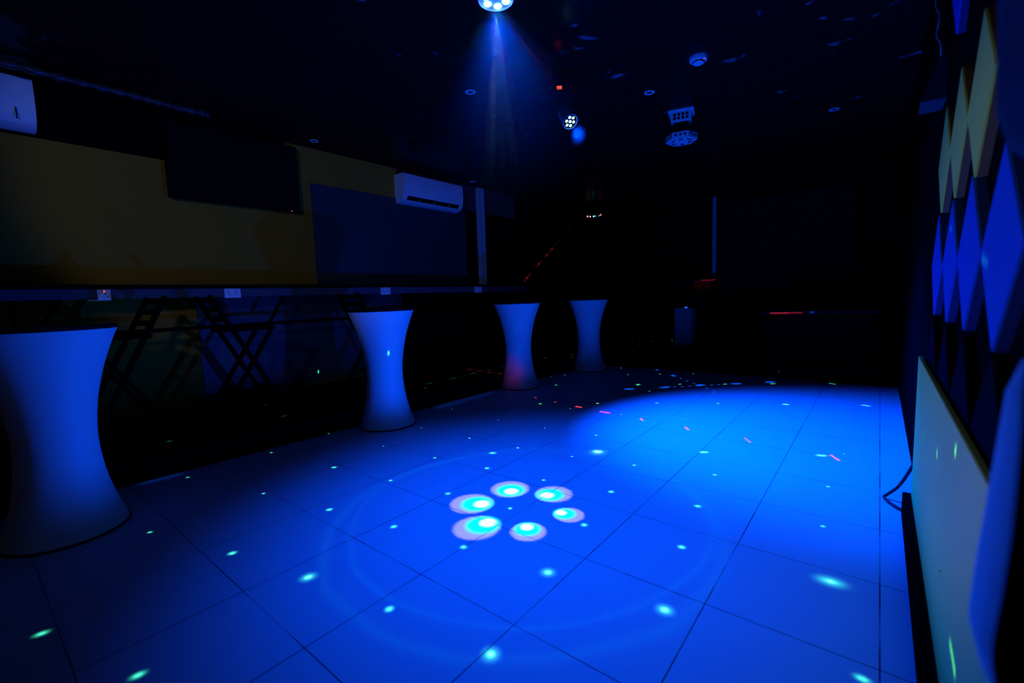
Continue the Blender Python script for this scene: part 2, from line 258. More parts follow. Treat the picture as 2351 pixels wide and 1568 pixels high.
for (pc, pr, cc, cr) in PETALS:
    a = nt.v('DISTANCE', Q, (pc[0] - LENS.x, pc[1] - LENS.y, 0))
    a = nt.m('ADD', nt.m('MULTIPLY_ADD', a, -1.0 / pr, 1.0), jit, clamp=True)
    b = nt.v('DISTANCE', Q, (pc[0] * .45 + cc[0] * .55 - LENS.x, pc[1] * .45 + cc[1] * .55 - LENS.y, 0))
    b = nt.m('MULTIPLY_ADD', b, -1.0 / (pr * 0.79), 1.0, clamp=True)
    c = nt.v('DISTANCE', Q, (cc[0] - LENS.x, cc[1] - LENS.y, 0))
    c = nt.m('MULTIPLY_ADD', c, -1.0 / cr, 1.0, clamp=True)
    ra = nt.n('ShaderNodeValToRGB')
    ra.color_ramp.elements[0].position = 0.02
    ra.color_ramp.elements[0].color = (0, 0, 0, 1)
    ra.color_ramp.elements[1].position = 0.20
    ra.color_ramp.elements[1].color = (0.21, 0.20, 0.6, 1)
    nt.t.links.new(a, ra.inputs[0])
    rb = nt.n('ShaderNodeValToRGB')
    rb.color_ramp.elements[0].position = 0.0
    rb.color_ramp.elements[0].color = (0, 0, 0, 1)
    rb.color_ramp.elements[1].position = 0.34
    rb.color_ramp.elements[1].color = (1, 1, 1, 1)
    nt.t.links.new(b, rb.inputs[0])
    rc = nt.n('ShaderNodeValToRGB')
    rc.color_ramp.elements[0].position = 0.05
    rc.color_ramp.elements[0].color = (0, 0, 0, 1)
    rc.color_ramp.elements[1].position = 0.5
    rc.color_ramp.elements[1].color = (1, 1, 1, 1)
    nt.t.links.new(c, rc.inputs[0])
    mx = nt.n('ShaderNodeMix', data_type='RGBA')
    nt.t.links.new(rb.outputs[0], mx.inputs['Factor'])
    nt.t.links.new(ra.outputs[0], mx.inputs['A'])
    mx.inputs['B'].default_value = (0.0, 0.80, 0.9, 1)
    m2 = nt.n('ShaderNodeMix', data_type='RGBA')
    nt.t.links.new(rc.outputs[0], m2.inputs['Factor'])
    nt.t.links.new(mx.outputs['Result'], m2.inputs['A'])
    m2.inputs['B'].default_value = (0.80, 0.78, 0.6, 1)
    total = m2.outputs['Result'] if total is None else nt.v('ADD', total, m2.outputs['Result'])
# two faint rings of lens edge
n2 = nt.n('ShaderNodeTexNoise')
n2.inputs['Scale'].default_value = 1.6
nt.t.links.new(Q, n2.inputs['Vector'])
wob = nt.m('MULTIPLY', nt.m('SUBTRACT', n2.outputs[0], 0.5), 0.10)
for (ox, oy, rr, wd, st) in ((0.06, 0.0, 1.02, 0.05, 0.036), (0.03, 0.10, 0.97, 0.03, 0.038)):
    a = nt.v('DISTANCE', Q, (ox, oy, 0))
    a = nt.m('ABSOLUTE', nt.m('ADD', nt.m('SUBTRACT', a, rr), wob))
    a = nt.m('MULTIPLY_ADD', a, -1.0 / wd, 1.0, clamp=True)
    a = nt.m('MULTIPLY', nt.m('POWER', a, 1.5), st)
    x = nt.v('SCALE', (0.0, 0.42, 1.0))
    nt.t.links.new(a, x.node.inputs['Scale'])
    total = nt.v('ADD', total, x)
nt.t.links.new(total, em.inputs['Color'])

# ------------------------------------------------------------------ materials


def mat(name, color, rough=0.6, metal=0.0, spec=0.5, vary=0.08, scale=6.0, bump=0.0, emit=None, estr=0.0):
    m = bpy.data.materials.new(name)
    m.use_nodes = True
    t = m.node_tree
    nt = NT(t)
    p = t.nodes['Principled BSDF']
    p.inputs['Roughness'].default_value = rough
    p.inputs['Metallic'].default_value = metal
    p.inputs['Specular IOR Level'].default_value = spec
    tc = nt.n('ShaderNodeTexCoord')
    nz = nt.n('ShaderNodeTexNoise')
    nz.inputs['Scale'].default_value = scale
    nz.inputs['Detail'].default_value = 4.0
    t.links.new(tc.outputs['Object'], nz.inputs['Vector'])
    mx = nt.n('ShaderNodeMix', data_type='RGBA')
    t.links.new(nz.outputs[0], mx.inputs['Factor'])
    mx.inputs['A'].default_value = tuple(c * (1 - vary) for c in color) + (1,)
    mx.inputs['B'].default_value = tuple(min(1, c * (1 + vary)) for c in color) + (1,)
    t.links.new(mx.outputs['Result'], p.inputs['Base Color'])
    if bump:
        b = nt.n('ShaderNodeBump')
        b.inputs['Strength'].default_value = bump
        b.inputs['Distance'].default_value = 0.01
        t.links.new(nz.outputs[0], b.inputs['Height'])
        t.links.new(b.outputs[0], p.inputs['Normal'])
    if emit:
        p.inputs['Emission Color'].default_value = tuple(emit) + (1,)
        p.inputs['Emission Strength'].default_value = estr
    return m


M = {}
M['black'] = mat('black_paint', (0.004, 0.004, 0.0045), 0.9, spec=0.0)
M['black_gloss'] = mat('black_gloss', (0.008, 0.008, 0.01), 0.4, spec=0.1)
M['carpet'] = mat('black_carpet', (0.008, 0.008, 0.010), 0.95, spec=0.0, vary=0.4, scale=90, bump=0.3)
M['ochre'] = mat('ochre_paint', (0.50, 0.21, 0.02), 0.85, spec=0.05, vary=0.10, scale=1.7)
M['board'] = mat('grey_board', (0.05, 0.055, 0.06), 0.5, vary=0.10, scale=0.9)
M['white'] = mat('white_plastic', (0.9, 0.9, 0.9), 0.42)
M['offwhite'] = mat('grey_white_trim', (0.55, 0.55, 0.56), 0.5)
M['table'] = mat('white_moulded_plastic', (0.84, 0.84, 0.84), 0.55, vary=0.03, scale=9)
M['darkgrey'] = mat('dark_grey', (0.016, 0.016, 0.018), 0.7, spec=0.05)
M['wood'] = mat('dark_stained_wood', (0.007, 0.005, 0.004), 0.8, spec=0.0, vary=0.35, scale=14)
M['counter'] = mat('dark_counter_laminate', (0.007, 0.006, 0.006), 0.8, spec=0.0)
M['fascia'] = mat('blue_grey_fascia', (0.085, 0.09, 0.11), 0.6, spec=0.1, vary=0.25, scale=2.4)
M['bluepaint'] = mat('blue_paint', (0.01, 0.10, 0.55), 0.35, vary=0.05)
M['cream'] = mat('cream_paint', (0.70, 0.68, 0.10), 0.6, spec=0.12, vary=0.05, scale=3)
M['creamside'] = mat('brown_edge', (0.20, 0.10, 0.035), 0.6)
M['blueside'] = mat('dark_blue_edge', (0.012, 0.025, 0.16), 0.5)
M['navy'] = mat('navy_paint', (0.006, 0.007, 0.016), 0.6, spec=0.0)
M['wedge'] = mat('dull_grey_plastic', (0.03, 0.03, 0.034), 0.6)
M['screen'] = mat('black_screen', (0.006, 0.006, 0.007), 0.22, spec=0.2)
M['lens'] = mat('dark_lens', (0.01, 0.01, 0.015), 0.15, spec=0.8)
M['darkcloth'] = mat('shaded_blue_grey_cloth', (0.10, 0.10, 0.11), 0.95, spec=0.0, vary=0.2, scale=20)  # dimness of the upper drape put into a darker cloth colour
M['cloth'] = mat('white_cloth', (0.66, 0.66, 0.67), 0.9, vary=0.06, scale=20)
M['rubber'] = mat('black_rubber', (0.008, 0.008, 0.008), 0.7)
M['led_blue'] = mat('blue_led', (0.1, 0.2, 0.8), 0.3, emit=(0.25, 0.85, 1.0), estr=4)
M['led_red'] = mat('red_led', (0.3, 0.02, 0.02), 0.3, emit=(1.0, 0.08, 0.05), estr=3)
M['led_red_hot'] = mat('red_laser_window', (0.3, 0.02, 0.02), 0.3, emit=(1.0, 0.10, 0.12), estr=2.5)
M['led_green'] = mat('green_laser_window', (0.02, 0.3, 0.1), 0.3, emit=(0.35, 1.0, 0.55), estr=4)
M['led_sky'] = mat('blue_laser_window', (0.02, 0.1, 0.3), 0.3, emit=(0.03, 0.25, 1.0), estr=3)
M['led_glow'] = mat('blue_indicator', (0.02, 0.1, 0.3), 0.3, emit=(0.01, 0.16, 1.0), estr=1.4)
M['digit'] = mat('red_display', (0.3, 0.02, 0.02), 0.3, emit=(1.0, 0.06, 0.02), estr=4)
M['foil'] = mat('crinkled_foil_wrap', (0.05, 0.05, 0.055), 0.35, metal=0.3, vary=0.5, scale=7, bump=1.0)


def floor_material():
    m = bpy.data.materials.new('pale_floor_tiles')
    m.use_nodes = True
    t = m.node_tree
    nt = NT(t)
    p = t.nodes['Principled BSDF']
    tc = nt.n('ShaderNodeTexCoord')
    sx = nt.n('ShaderNodeSeparateXYZ')
    t.links.new(tc.outputs['Object'], sx.inputs[0])
    T = 0.523

    def line(c, o, w):
        u = nt.m('DIVIDE', nt.m('SUBTRACT', c, o), T)
        fr = nt.m('ABSOLUTE', nt.m('SUBTRACT', u, nt.m('ROUND', u)))
        return nt.m('LESS_THAN', fr, w / T)

    gx = line(sx.outputs[0], 0.0417, 0.0023)
    gy = line(sx.outputs[1], 0.6711, 0.0020)
    g = nt.m('MAXIMUM', gx, gy)
    nz = nt.n('ShaderNodeTexNoise')
    nz.inputs['Scale'].default_value = 2.2
    nz.inputs['Detail'].default_value = 6.0
    t.links.new(tc.outputs['Object'], nz.inputs['Vector'])
    # grout is nearly filled in places
    fill = nt.n('ShaderNodeMapRange')
    fill.inputs['From Min'].default_value = 0.36
    fill.inputs['From Max'].default_value = 0.56
    fill.inputs['To Min'].default_value = 0.35
    fill.inputs['To Max'].default_value = 1.0
    t.links.new(nz.outputs[0], fill.inputs['Value'])
    g = nt.m('MULTIPLY', g, fill.outputs[0])
    n2 = nt.n('ShaderNodeTexNoise')
    n2.inputs['Scale'].default_value = 60.0
    t.links.new(tc.outputs['Object'], n2.inputs['Vector'])
    va = nt.m('MULTIPLY_ADD', nz.outputs[0], 0.10, nt.m('MULTIPLY', n2.outputs[0], 0.05))
    base = nt.n('ShaderNodeMix', data_type='RGBA')
    t.links.new(va, base.inputs['Factor'])
    base.inputs['A'].default_value = (0.66, 0.66, 0.66, 1)
    base.inputs['B'].default_value = (0.30, 0.30, 0.31, 1)
    mx = nt.n('ShaderNodeMix', data_type='RGBA')
    t.links.new(g, mx.inputs['Factor'])
    t.links.new(base.outputs['Result'], mx.inputs['A'])
    mx.inputs['B'].default_value = (0.02, 0.02, 0.025, 1)
    t.links.new(mx.outputs['Result'], p.inputs['Base Color'])
    p.inputs['Roughness'].default_value = 0.55
    p.inputs['Specular IOR Level'].default_value = 0.25
    return m


def ceiling_material():
    m = bpy.data.materials.new('dark_glossy_ceiling')
    m.use_nodes = True
    t = m.node_tree
    nt = NT(t)
    t.nodes.remove(t.nodes['Principled BSDF'])
    df = nt.n('ShaderNodeBsdfDiffuse')
    df.inputs['Color'].default_value = (0.007, 0.007, 0.008, 1)
    gl = nt.n('ShaderNodeBsdfGlossy')
    gl.inputs['Color'].default_value = (1, 1, 1, 1)
    gl.inputs['Roughness'].default_value = 0.22
    ms = nt.n('ShaderNodeMixShader')
    ms.inputs[0].default_value = 0.035
    t.links.new(df.outputs[0], ms.inputs[1])
    t.links.new(gl.outputs[0], ms.inputs[2])
    t.links.new(ms.outputs[0], t.nodes['Material Output'].inputs[0])
    tc = nt.n('ShaderNodeTexCoord')
    nz = nt.n('ShaderNodeTexNoise')
    nz.inputs['Scale'].default_value = 1.9
    nz.inputs['Detail'].default_value = 2.5
    t.links.new(tc.outputs['Object'], nz.inputs['Vector'])
    k = nt.n('ShaderNodeMapRange', interpolation_type='SMOOTHSTEP')
    k.inputs['From Min'].default_value = 0.56
    k.inputs['From Max'].default_value = 0.76
    t.links.new(nz.outputs[0], k.inputs['Value'])
    b = nt.n('ShaderNodeBump')
    b.inputs['Strength'].default_value = 1.0
    b.inputs['Distance'].default_value = 0.09
    t.links.new(k.outputs[0], b.inputs['Height'])
    t.links.new(b.outputs[0], gl.inputs['Normal'])
    return m


M['floor'] = floor_material()
M['ceiling'] = ceiling_material()

# ------------------------------------------------------------------ mesh helpers


class MB:
    def __init__(self):
        self.bm = bmesh.new()

    def box(self, x0, x1, y0, y1, z0, z1, bevel=0.0, mtx=None):
        b = bmesh.new()
        bmesh.ops.create_cube(b, size=1.0)
        for v in b.verts:
            v.co = Vector((x0 + (v.co.x + .5) * (x1 - x0), y0 + (v.co.y + .5) * (y1 - y0), z0 + (v.co.z + .5) * (z1 - z0)))
        if bevel:
            bmesh.ops.bevel(b, geom=b.edges[:], offset=bevel, segments=2, affect='EDGES')
        return self.merge(b, mtx)

    def merge(self, b, mtx=None):
        if mtx is not None:
            bmesh.ops.transform(b, matrix=mtx, verts=b.verts[:])
        me = bpy.data.meshes.new('tmp')
        b.to_mesh(me)
        b.free()
        self.bm.from_mesh(me)
        bpy.data.meshes.remove(me)
        return self

    def bar(self, a, b, w, h, up=(0, 0, 1), bevel=0.004):
        a, b = Vector(a), Vector(b)
        z = (b - a)
        L = z.length
        z.normalize()
        u = Vector(up)
        x = u.cross(z)
        if x.length < 1e-4:
            x = Vector((1, 0, 0))
        x.normalize()
        y = z.cross(x)
        m = Matrix.Translation(a) @ Matrix((x, y, z)).transposed().to_4x4()
        return self.box(-w / 2, w / 2, -h / 2, h / 2, 0, L, bevel, m)

    def lathe(self, prof, seg=48, mtx=None, cap=True):
        b = bmesh.new()
        rings = []
        for (r, z) in prof:
            rings.append([b.verts.new((r * math.cos(2 * math.pi * i / seg), r * math.sin(2 * math.pi * i / seg), z)) for i in range(seg)])
        for k in range(len(rings) - 1):
            for i in range(seg):
                b.faces.new((rings[k][i], rings[k][(i + 1) % seg], rings[k + 1][(i + 1) % seg], rings[k + 1][i]))
        if cap:
            if prof[0][0] > 1e-5:
                b.faces.new(rings[0][::-1])
            if prof[-1][0] > 1e-5:
                b.faces.new(rings[-1])
        bmesh.ops.recalc_face_normals(b, faces=b.faces[:])
        return self.merge(b, mtx)

    def prism(self, pts, h0, h1, bevel=0.0, mtx=None):
        """polygon in XY extruded along Z"""
        b = bmesh.new()
        lo = [b.verts.new((p[0], p[1], h0)) for p in pts]
        hi = [b.verts.new((p[0], p[1], h1)) for p in pts]
        n = len(pts)
        b.faces.new(lo[::-1])
        b.faces.new(hi)
        for i in range(n):
            b.faces.new((lo[i], lo[(i + 1) % n], hi[(i + 1) % n], hi[i]))
        bmesh.ops.recalc_face_normals(b, faces=b.faces[:])
        if bevel:
            bmesh.ops.bevel(b, geom=b.edges[:], offset=bevel, segments=2, affect='EDGES')
        return self.merge(b, mtx)

    def tube(self, pts, r, seg=10):
        pts = [Vector(p) for p in pts]
        b = bmesh.new()
        rings = []
        nrm = None
        for i, p in enumerate(pts):
            d = (pts[min(i + 1, len(pts) - 1)] - pts[max(i - 1, 0)]).normalized()
            if nrm is None:
                nrm = d.orthogonal().normalized()
            nrm = (nrm - d * nrm.dot(d)).normalized()
            bi = d.cross(nrm)
            rr = r[i] if isinstance(r, (list, tuple)) else r
            rings.append([b.verts.new(p + (nrm * math.cos(2 * math.pi * k / seg) + bi * math.sin(2 * math.pi * k / seg)) * rr) for k in range(seg)])
        for i in range(len(rings) - 1):
            for k in range(seg):
                b.faces.new((rings[i][k], rings[i][(k + 1) % seg], rings[i + 1][(k + 1) % seg], rings[i + 1][k]))
        b.faces.new(rings[0][::-1])
        b.faces.new(rings[-1])
        bmesh.ops.recalc_face_normals(b, faces=b.faces[:])
        return self.merge(b)

    def build(self, name, material, parent=None, smooth=None, label=None):
        me = bpy.data.meshes.new(name)
        self.bm.to_mesh(me)
        self.bm.free()
        me.materials.append(material)
        o = bpy.data.objects.new(name, me)
        COL.objects.link(o)
        if parent:
            o.parent = parent
        if smooth:
            for p in me.polygons:
                p.use_smooth = True
            if smooth != 'all':
                me.set_sharp_from_angle(angle=math.radians(smooth))
        if label:
            o['label'] = label
        return o


def empty(name, loc, rz=0.0, label=None, cat=None, group=None):
    o = bpy.data.objects.new(name, None)
    o.empty_display_size = 0.1
    o.location = loc
    o.rotation_euler = (0, 0, rz)
    COL.objects.link(o)
    return tag(o, label, cat, group)


def tag(o, label=None, cat=None, group=None, kind=None):
    for k, v in (('label', label), ('category', cat), ('group', group), ('kind', kind)):
        if v:
            o[k] = v
    return o


def copy_tree(o, parent=None):
    c = o.copy()
    COL.objects.link(c)
    if parent:
        c.parent = parent
    for ch in list(o.children):
        copy_tree(ch, c)
    return c


def smooth_path(pts, n=8):
    """Catmull-Rom through the points"""
    P = [Vector(p) for p in pts]
    out = []
    for i in range(len(P) - 1):
        p0, p1, p2, p3 = P[max(i - 1, 0)], P[i], P[i + 1], P[min(i + 2, len(P) - 1)]
        for k in range(n):
            t = k / n
            out.append(0.5 * ((2 * p1) + (p2 - p0) * t + (2 * p0 - 5 * p1 + 4 * p2 - p3) * t * t + (3 * p1 - p0 - 3 * p2 + p3) * t ** 3))
    out.append(P[-1])
    return out


# ------------------------------------------------------------------ setting
WX, RX, BY, CZ, PZ = -5.60, 0.205, 9.2, 3.13, 0.17
tag(MB().box(-6.0, 0.4, -2.2, 9.4, -0.12, 0.0).build('floor', M['floor']), kind='structure')
tag(MB().box(-6.0, 0.4, -2.2, 9.4, CZ, CZ + 0.12).build('ceiling', M['ceiling']), kind='structure')
tag(MB().box(WX - 0.15, WX, -2.2, BY, 0, CZ).build('wall_left', M['ochre']), kind='structure')
tag(MB().box(RX, RX + 0.15, -2.2, BY, 0, CZ).build('wall_right', M['black']), kind='structure')
tag(MB().box(WX, RX, BY, BY + 0.15, 0, CZ).build('wall_back', M['black']), kind='structure')
# raised black-carpeted platform: a strip along the left wall that turns along the back wall
tag(MB().prism([(WX + .001, -2.2), (-4.03, -2.2), (-3.965, 0.3), (-3.80, 5.6), (-3.77, 6.84), (RX - .001, 6.84), (RX - .001, BY - .001), (WX + .001, BY - .001)],
               0.001, PZ, 0.004).build('floor_platform', M['carpet']), kind='structure')
# black-painted areas, trims and shade strips of the left wall
tag(MB().box(WX, WX + 0.03, -2.2, 1.58, 2.672, CZ).build('shade_strip_1', M['black']), kind='structure')  # shadow along the upper wall, put in as a black strip
tag(MB().box(WX, WX + 0.03, 1.581, 2.70, 2.98, CZ).build('shade_strip_2', M['black']), kind='structure')  # shadow above the television, put in as a black strip
tag(MB().box(WX, WX + 0.02, 5.74, BY, PZ, 2.70).build('trim_2', M['black']), kind='structure')
tag(MB().box(WX, WX + 0.02, 4.30, 5.76, PZ, 1.33).build('trim_3', M['black']), kind='structure')
tag(MB().box(WX, WX + 0.02, 4.34, 7.12, 2.703, CZ).build('trim_4', M['board']), kind='structure')
tag(MB().box(WX, WX + 0.02, 7.12, BY, 2.70, CZ).build('trim_5', M['black']), kind='structure')


def board(x, y0, y1, z0, z1, label):
    o = MB().box(x, x + 0.018, y0, y1, z0, z1, 0.003).build('wall_board', M['board'])
    return tag(o, label, 'board')


board(WX, 3.005, 5.735, 1.40, 2.70, 'wide grey wall board under the air conditioner on the ochre wall')
board(WX, 1.65, 4.36, PZ + .02, 1.305, 'grey wall board below the long counter, behind the folding chairs')

# ------------------------------------------------------------------ left wall fittings


def air_conditioner(y0, y1, z0, z1, label, closed=False):
    t = empty('air_conditioner', (WX, (y0 + y1) / 2, z0), 0, label, 'air conditioner')
    L = (y1 - y0) / 2
    h = z1 - z0
    # side profile (distance from wall, height)
    prof = [(0, h), (0.20, h), (0.212, h * .93), (0.220, h * .6), (0.215, h * .40), (0.198, h * .24)]
    prof2 = [(0.165, h * .10), (0.12, h * .03), (0.06, 0), (0, 0)]
    mtx = Matrix(((1, 0, 0, 0), (0, 0, 1, 0), (0, 1, 0, 0), (0, 0, 0, 1)))
    MB().prism(prof + [(0.165, h * .20), (0.150, h * .11)] + prof2, -L + .0755, L - .0755, 0.0, mtx).build('casing', M['white'], t, 35)
    # end cheeks close the outlet slot left and right
    for s in (-1, 1):
        MB().prism(prof + [(0.184, h * .15)] + prof2, s * L - (0.075 if s > 0 else 0), s * L + (0.075 if s < 0 else 0), 0.0, mtx).build('end_cap', M['white'], t, 35)
    MB().prism([(0.197, h * .235), (0.150, h * .13), (0.164, h * .11)], -L + .07, L - .07, 0, mtx).build('outlet', M['black'], t)
    if closed:                           # louvre shut: it closes the slot flush with the casing
        MB().prism([(0.199, h * .25), (0.203, h * .235), (0.166, h * .095), (0.160, h * .105)], -L + .07, L - .07, 0.001, mtx).build('flap', M['white'], t)
        return t
    f = MB()
    f.bar((0.187, -L + .08, h * .175), (0.187, L - .08, h * .175), 0.004, 0.018, (1, 0, 1), 0.001)
    f.build('flap', M['darkgrey'], t)
    for k in range(3):
        yy = -L + (k + 1) * 2 * L / 4
        MB().box(0.15, 0.188, yy - .006, yy + .006, h * .13, h * .2, 0.001).build('vane', M['white'], t)
    return t


air_conditioner(4.30, 5.50, 2.62, 3.03, 'white wall air conditioner above the wide grey board')
t = air_conditioner(-0.62, 0.615, 2.69, 3.075, 'white wall air conditioner cut off by the left edge of the photo', True)
MB().box(0.216, 0.2215, 0.50, 0.507, 0.05, 0.14).build('indicator_slot', M['black'], t)

# pipe cover below the ceiling
pts = [(-5.2, -0.6, 3.075), (-5.2, 0.2, 3.085), (-5.19, 0.75, 3.075), (-5.21, 1.2, 3.085), (-5.2, 1.5, 3.075), (-5.2, 1.8, 3.08)]
pp = smooth_path(pts, 12)
tag(MB().tube(pp, [0.030 + 0.009 * math.sin(i * 1.9) for i in range(len(pp))], 12).build('wrapped_pipe', M['foil'], smooth='all'),
    'crinkled foil-wrapped pipe running under the ceiling above the cut-off air conditioner', 'pipe')

# television
t = empty('television', (WX, 2.15, 2.295), 0, 'large black television mounted high on the ochre wall', 'television')
MB().box(0.02, 0.10, -0.55, 0.55, 0.12, 0.62, 0.01).build('wall_mount', M['black'], t)
MB().box(0.065, 0.105, -0.66, 0.66, 0, 0.77, 0.006).build('bezel', M['black'], t)
MB().box(0.104, 0.107, -0.645, 0.645, 0.02, 0.755, 0.0).build('screen', M['screen'], t)
MB().lathe([(0.0045, 0), (0.0045, 0.004)], 12, Matrix.Translation((0.105, 0.55, 0.012)) @ Matrix.Rotation(math.pi / 2, 4, 'Y')).build('standby_light', M['led_red'], t, label='red standby light')

# pipe trunking
t = empty('pipe_trunking', (WX + .02, 6.08, 1.40), 0, 'white vertical pipe trunking beside the far air conditioner', 'trunking')
MB().box(0, 0.07, -0.075, 0.075, 0, 1.70, 0.008).build('channel', M['offwhite'], t)
MB().box(0, 0.085, -0.085, 0.085, 1.62, 1.715, 0.02).build('top_cap', M['offwhite'], t)
MB().box(0.07, 0.08, 0.02, 0.07, 0.0, 1.62, 0.003).build('side_rib', M['offwhite'], t)

# long counter along the wall
t = empty('wall_counter', (WX + .02, 3.0, PZ), 0, 'long dark bar-height counter along the left wall', 'counter')
MB().box(0, 0.47, -5.0, 3.85, 1.385 - PZ, 1.42 - PZ, 0.004).build('countertop', M['counter'], t)
MB().box(0.40, 0.43, -5.0, 3.80, 1.298 - PZ, 1.384 - PZ, 0.002).build('fascia', M['fascia'], t, label='blue-grey fascia strip under the countertop')
MB().box(0.405, 0.43, -4.4, 3.6, 0.985 - PZ, 1.02 - PZ, 0.003).build('rail', M['wood'], t)
for yy in (-4.2, -2.6, -0.82, 1.0, 2.8):
    b = MB()
    b.bar((0.418, yy + .19, 1.30 - PZ), (0.418, yy + .01, 1.012 - PZ), 0.03, 0.03, (1, 0, 0))
    b.build('strut', M['wood'], t)
for yy in (-4.3, -2.7, 3.4):
    MB().box(0.395, 0.435, yy, yy + .04, 0, 1.298 - PZ, 0.003).build('leg', M['wood'], t)


# sockets
def socket(y0, y1, kind, label, lit=False):
    w = y1 - y0
    t = empty('wall_socket', (WX + .02 + 0.4301, (y0 + y1) / 2, 1.286), 0, label, 'socket', 'sockets along the counter fascia')
    MB().box(0, 0.011, -w / 2, w / 2, 0, 0.094, 0.003).build('plate', M['white'], t)
    cs = (-w * .25, w * .25) if kind == 2 else (0.005,)
    for c in cs:
        hb = MB()
        hb.box(0.0105, 0.0122, c - .0028, c + .0028, 0.048, 0.064)
        hb.box(0.0105, 0.0122, c - .015, c - .006, 0.027, 0.033)
        hb.box(0.0105, 0.0122, c + .008, c + .017, 0.027, 0.033)
        hb.build('pin_holes', M['black'], t)
    for c in cs:
        MB().box(0.0105, 0.014, c - .020, c - .009, 0.066, 0.082, 0.001).build('switch', M['offwhite'], t)
    if lit:
        MB().lathe([(0.0042, 0), (0.0042, 0.004)], 12, Matrix.Translation((0.0115, 0.0, 0.075)) @ Matrix.Rotation(math.pi / 2, 4, 'Y')).build('neon', M['led_red'], t, label='glowing red neon')
    return t


t = socket(0.813, 0.90, 1, 'single white socket with a glowing red neon, beside the nearest cocktail table', True)
MB().box(0, 0.012, -0.11, -0.04, -0.002, 0.006, 0.001).build('loose_trim', M['white'], t)
socket(1.775, 1.925, 2, 'double white socket above the folding chair with crossed legs fully in view')
socket(3.63, 3.782, 2, 'double white socket above the chair half hidden by the second cocktail table')
socket(5.43, 5.60, 2, 'dim white socket at the foot of the pipe trunking')


# ------------------------------------------------------------------ folding chairs
def make_chair():
    t = empty('folding_chair', (0, 0, 0))
    w = 0.21
    for s in (-1, 1):
        b = MB()
        b.bar((s * w, -0.30, 1.13), (s * w, 0.27, 0.0), 0.032, 0.055, (1, 0, 0))
        b.build('leg', M['wood'], t)
    for s in (-1, 1):
        b = MB()
        b.bar((s * (w - .03), 0.20, 0.80), (s * (w - .035), -0.30, 0.0), 0.030, 0.055, (1, 0, 0))
        b.build('leg', M['wood'], t)
    b = MB()
    for z in (1.09, 1.005, 0.915):
        y = -0.30 + (1.13 - z) * 0.504
        b.bar((-w, y, z), (w, y, z), 0.045, 0.018, (0, 1, 0))
    b.build('backrest', M['wood'], t)
    b = MB()
    for k in range(6):
        y = -0.17 + k * 0.075
        b.bar((-w + .01, y, 0.825), (w - .01, y, 0.825), 0.055, 0.018, (0, 0, 1))
    for s in (-1, 1):
        b.bar((s * (w - .045), -0.2, 0.806), (s * (w - .045), 0.24, 0.806), 0.022, 0.02, (0, 0, 1))
    b.build('seat', M['wood'], t)
    MB().bar((-w, 0.155, 0.23), (w, 0.155, 0.23), 0.05, 0.02, (0, 0, 1)).build('footrest', M['wood'], t)
    MB().bar((-w + .03, -0.155, 0.23), (w - .03, -0.155, 0.23), 0.03, 0.02, (0, 0, 1)).build('stretcher', M['wood'], t)
    return t


chair = make_chair()
CH = [((-4.76, 1.76), -0.04, 'dark wooden folding bar chair with crossed legs fully in view under the counter'),
      ((-4.74, 0.82), math.pi + .05, 'dark wooden folding bar chair right behind the nearest cocktail table'),
      ((-4.76, 3.20), -0.03, 'dark wooden folding bar chair half hidden behind the second cocktail table')]
for i, ((x, y), rz, lab) in enumerate(CH):
    o = chair if i == 0 else copy_tree(chair)
    o.location = (x, y, PZ)
    o.rotation_euler.z = rz
    tag(o, lab, 'chair', 'folding bar chairs at the counter')


# ------------------------------------------------------------------ cocktail tables
def make_table():
    t = empty('cocktail_table', (0, 0, 0))
    prof = []
    H_ = 1.105
    for k in range(33):
        u = k / 32
        z = 0.012 + u * (H_ - 0.012)
        if u < 0.45:
            r = 0.162 + (0.252 - 0.162) * ((0.45 - u) / 0.45) ** 2.0
        else:
            r = 0.162 + (0.292 - 0.162) * ((u - 0.45) / 0.55) ** 1.9
        prof.append((r, z))
    MB().lathe(prof, 72).build('pedestal', M['table'], t, 50)
    MB().lathe([(0.292, H_), (0.296, H_ + .004), (0.295, H_ + .020), (0.289, H_ + .024), (0.0, H_ + .024)], 72).build('tabletop', M['black_gloss'], t, 40, label='black tabletop')
    MB().lathe([(0.250, 0.0), (0.258, 0.002), (0.258, 0.012), (0.250, 0.0125)], 72).build('base_ring', M['rubber'], t, 40, label='black rubber base ring')
    return t


table = make_table()
TB = [((-3.44, 0.305), 'tall white hourglass cocktail table nearest the camera'),
      ((-3.704, 2.602), 'tall white hourglass cocktail table with a green laser dot on its waist'),
      ((-3.715, 4.719), 'tall white hourglass cocktail table with a red-tinted foot beside the platform edge'),
      ((-3.560, 6.333), 'dim white hourglass cocktail table farthest down the room')]
for i, ((x, y), lab) in enumerate(TB):
    o = table if i == 0 else copy_tree(table)
    o.location = (x, y, 0.0)
    o.rotation_euler.z = i * 0.7
    if i == 0:
        o.scale = (1.04, 1.04, 1.0)
    tag(o, lab, 'table', 'hourglass cocktail tables')

# ------------------------------------------------------------------ right wall: diamonds, panel, plinth
DY = Matrix(((0, 0, 1, 0), (1, 0, 0, 0), (0, 1, 0, 0), (0, 0, 0, 1)))     # local x->world y, y->z, z->x


def diamond(y, z, m_face, m_side, label, group, r=0.2065):
    t = empty('diamond_panel', (RX, y, z), 0, label, 'wall panel', group)
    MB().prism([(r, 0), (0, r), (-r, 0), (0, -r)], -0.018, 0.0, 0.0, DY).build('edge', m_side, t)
    MB().prism([(r, 0), (0, r), (-r, 0), (0, -r)], -0.025, -0.0181, 0.0015, DY).build('face', m_face, t)
    return t


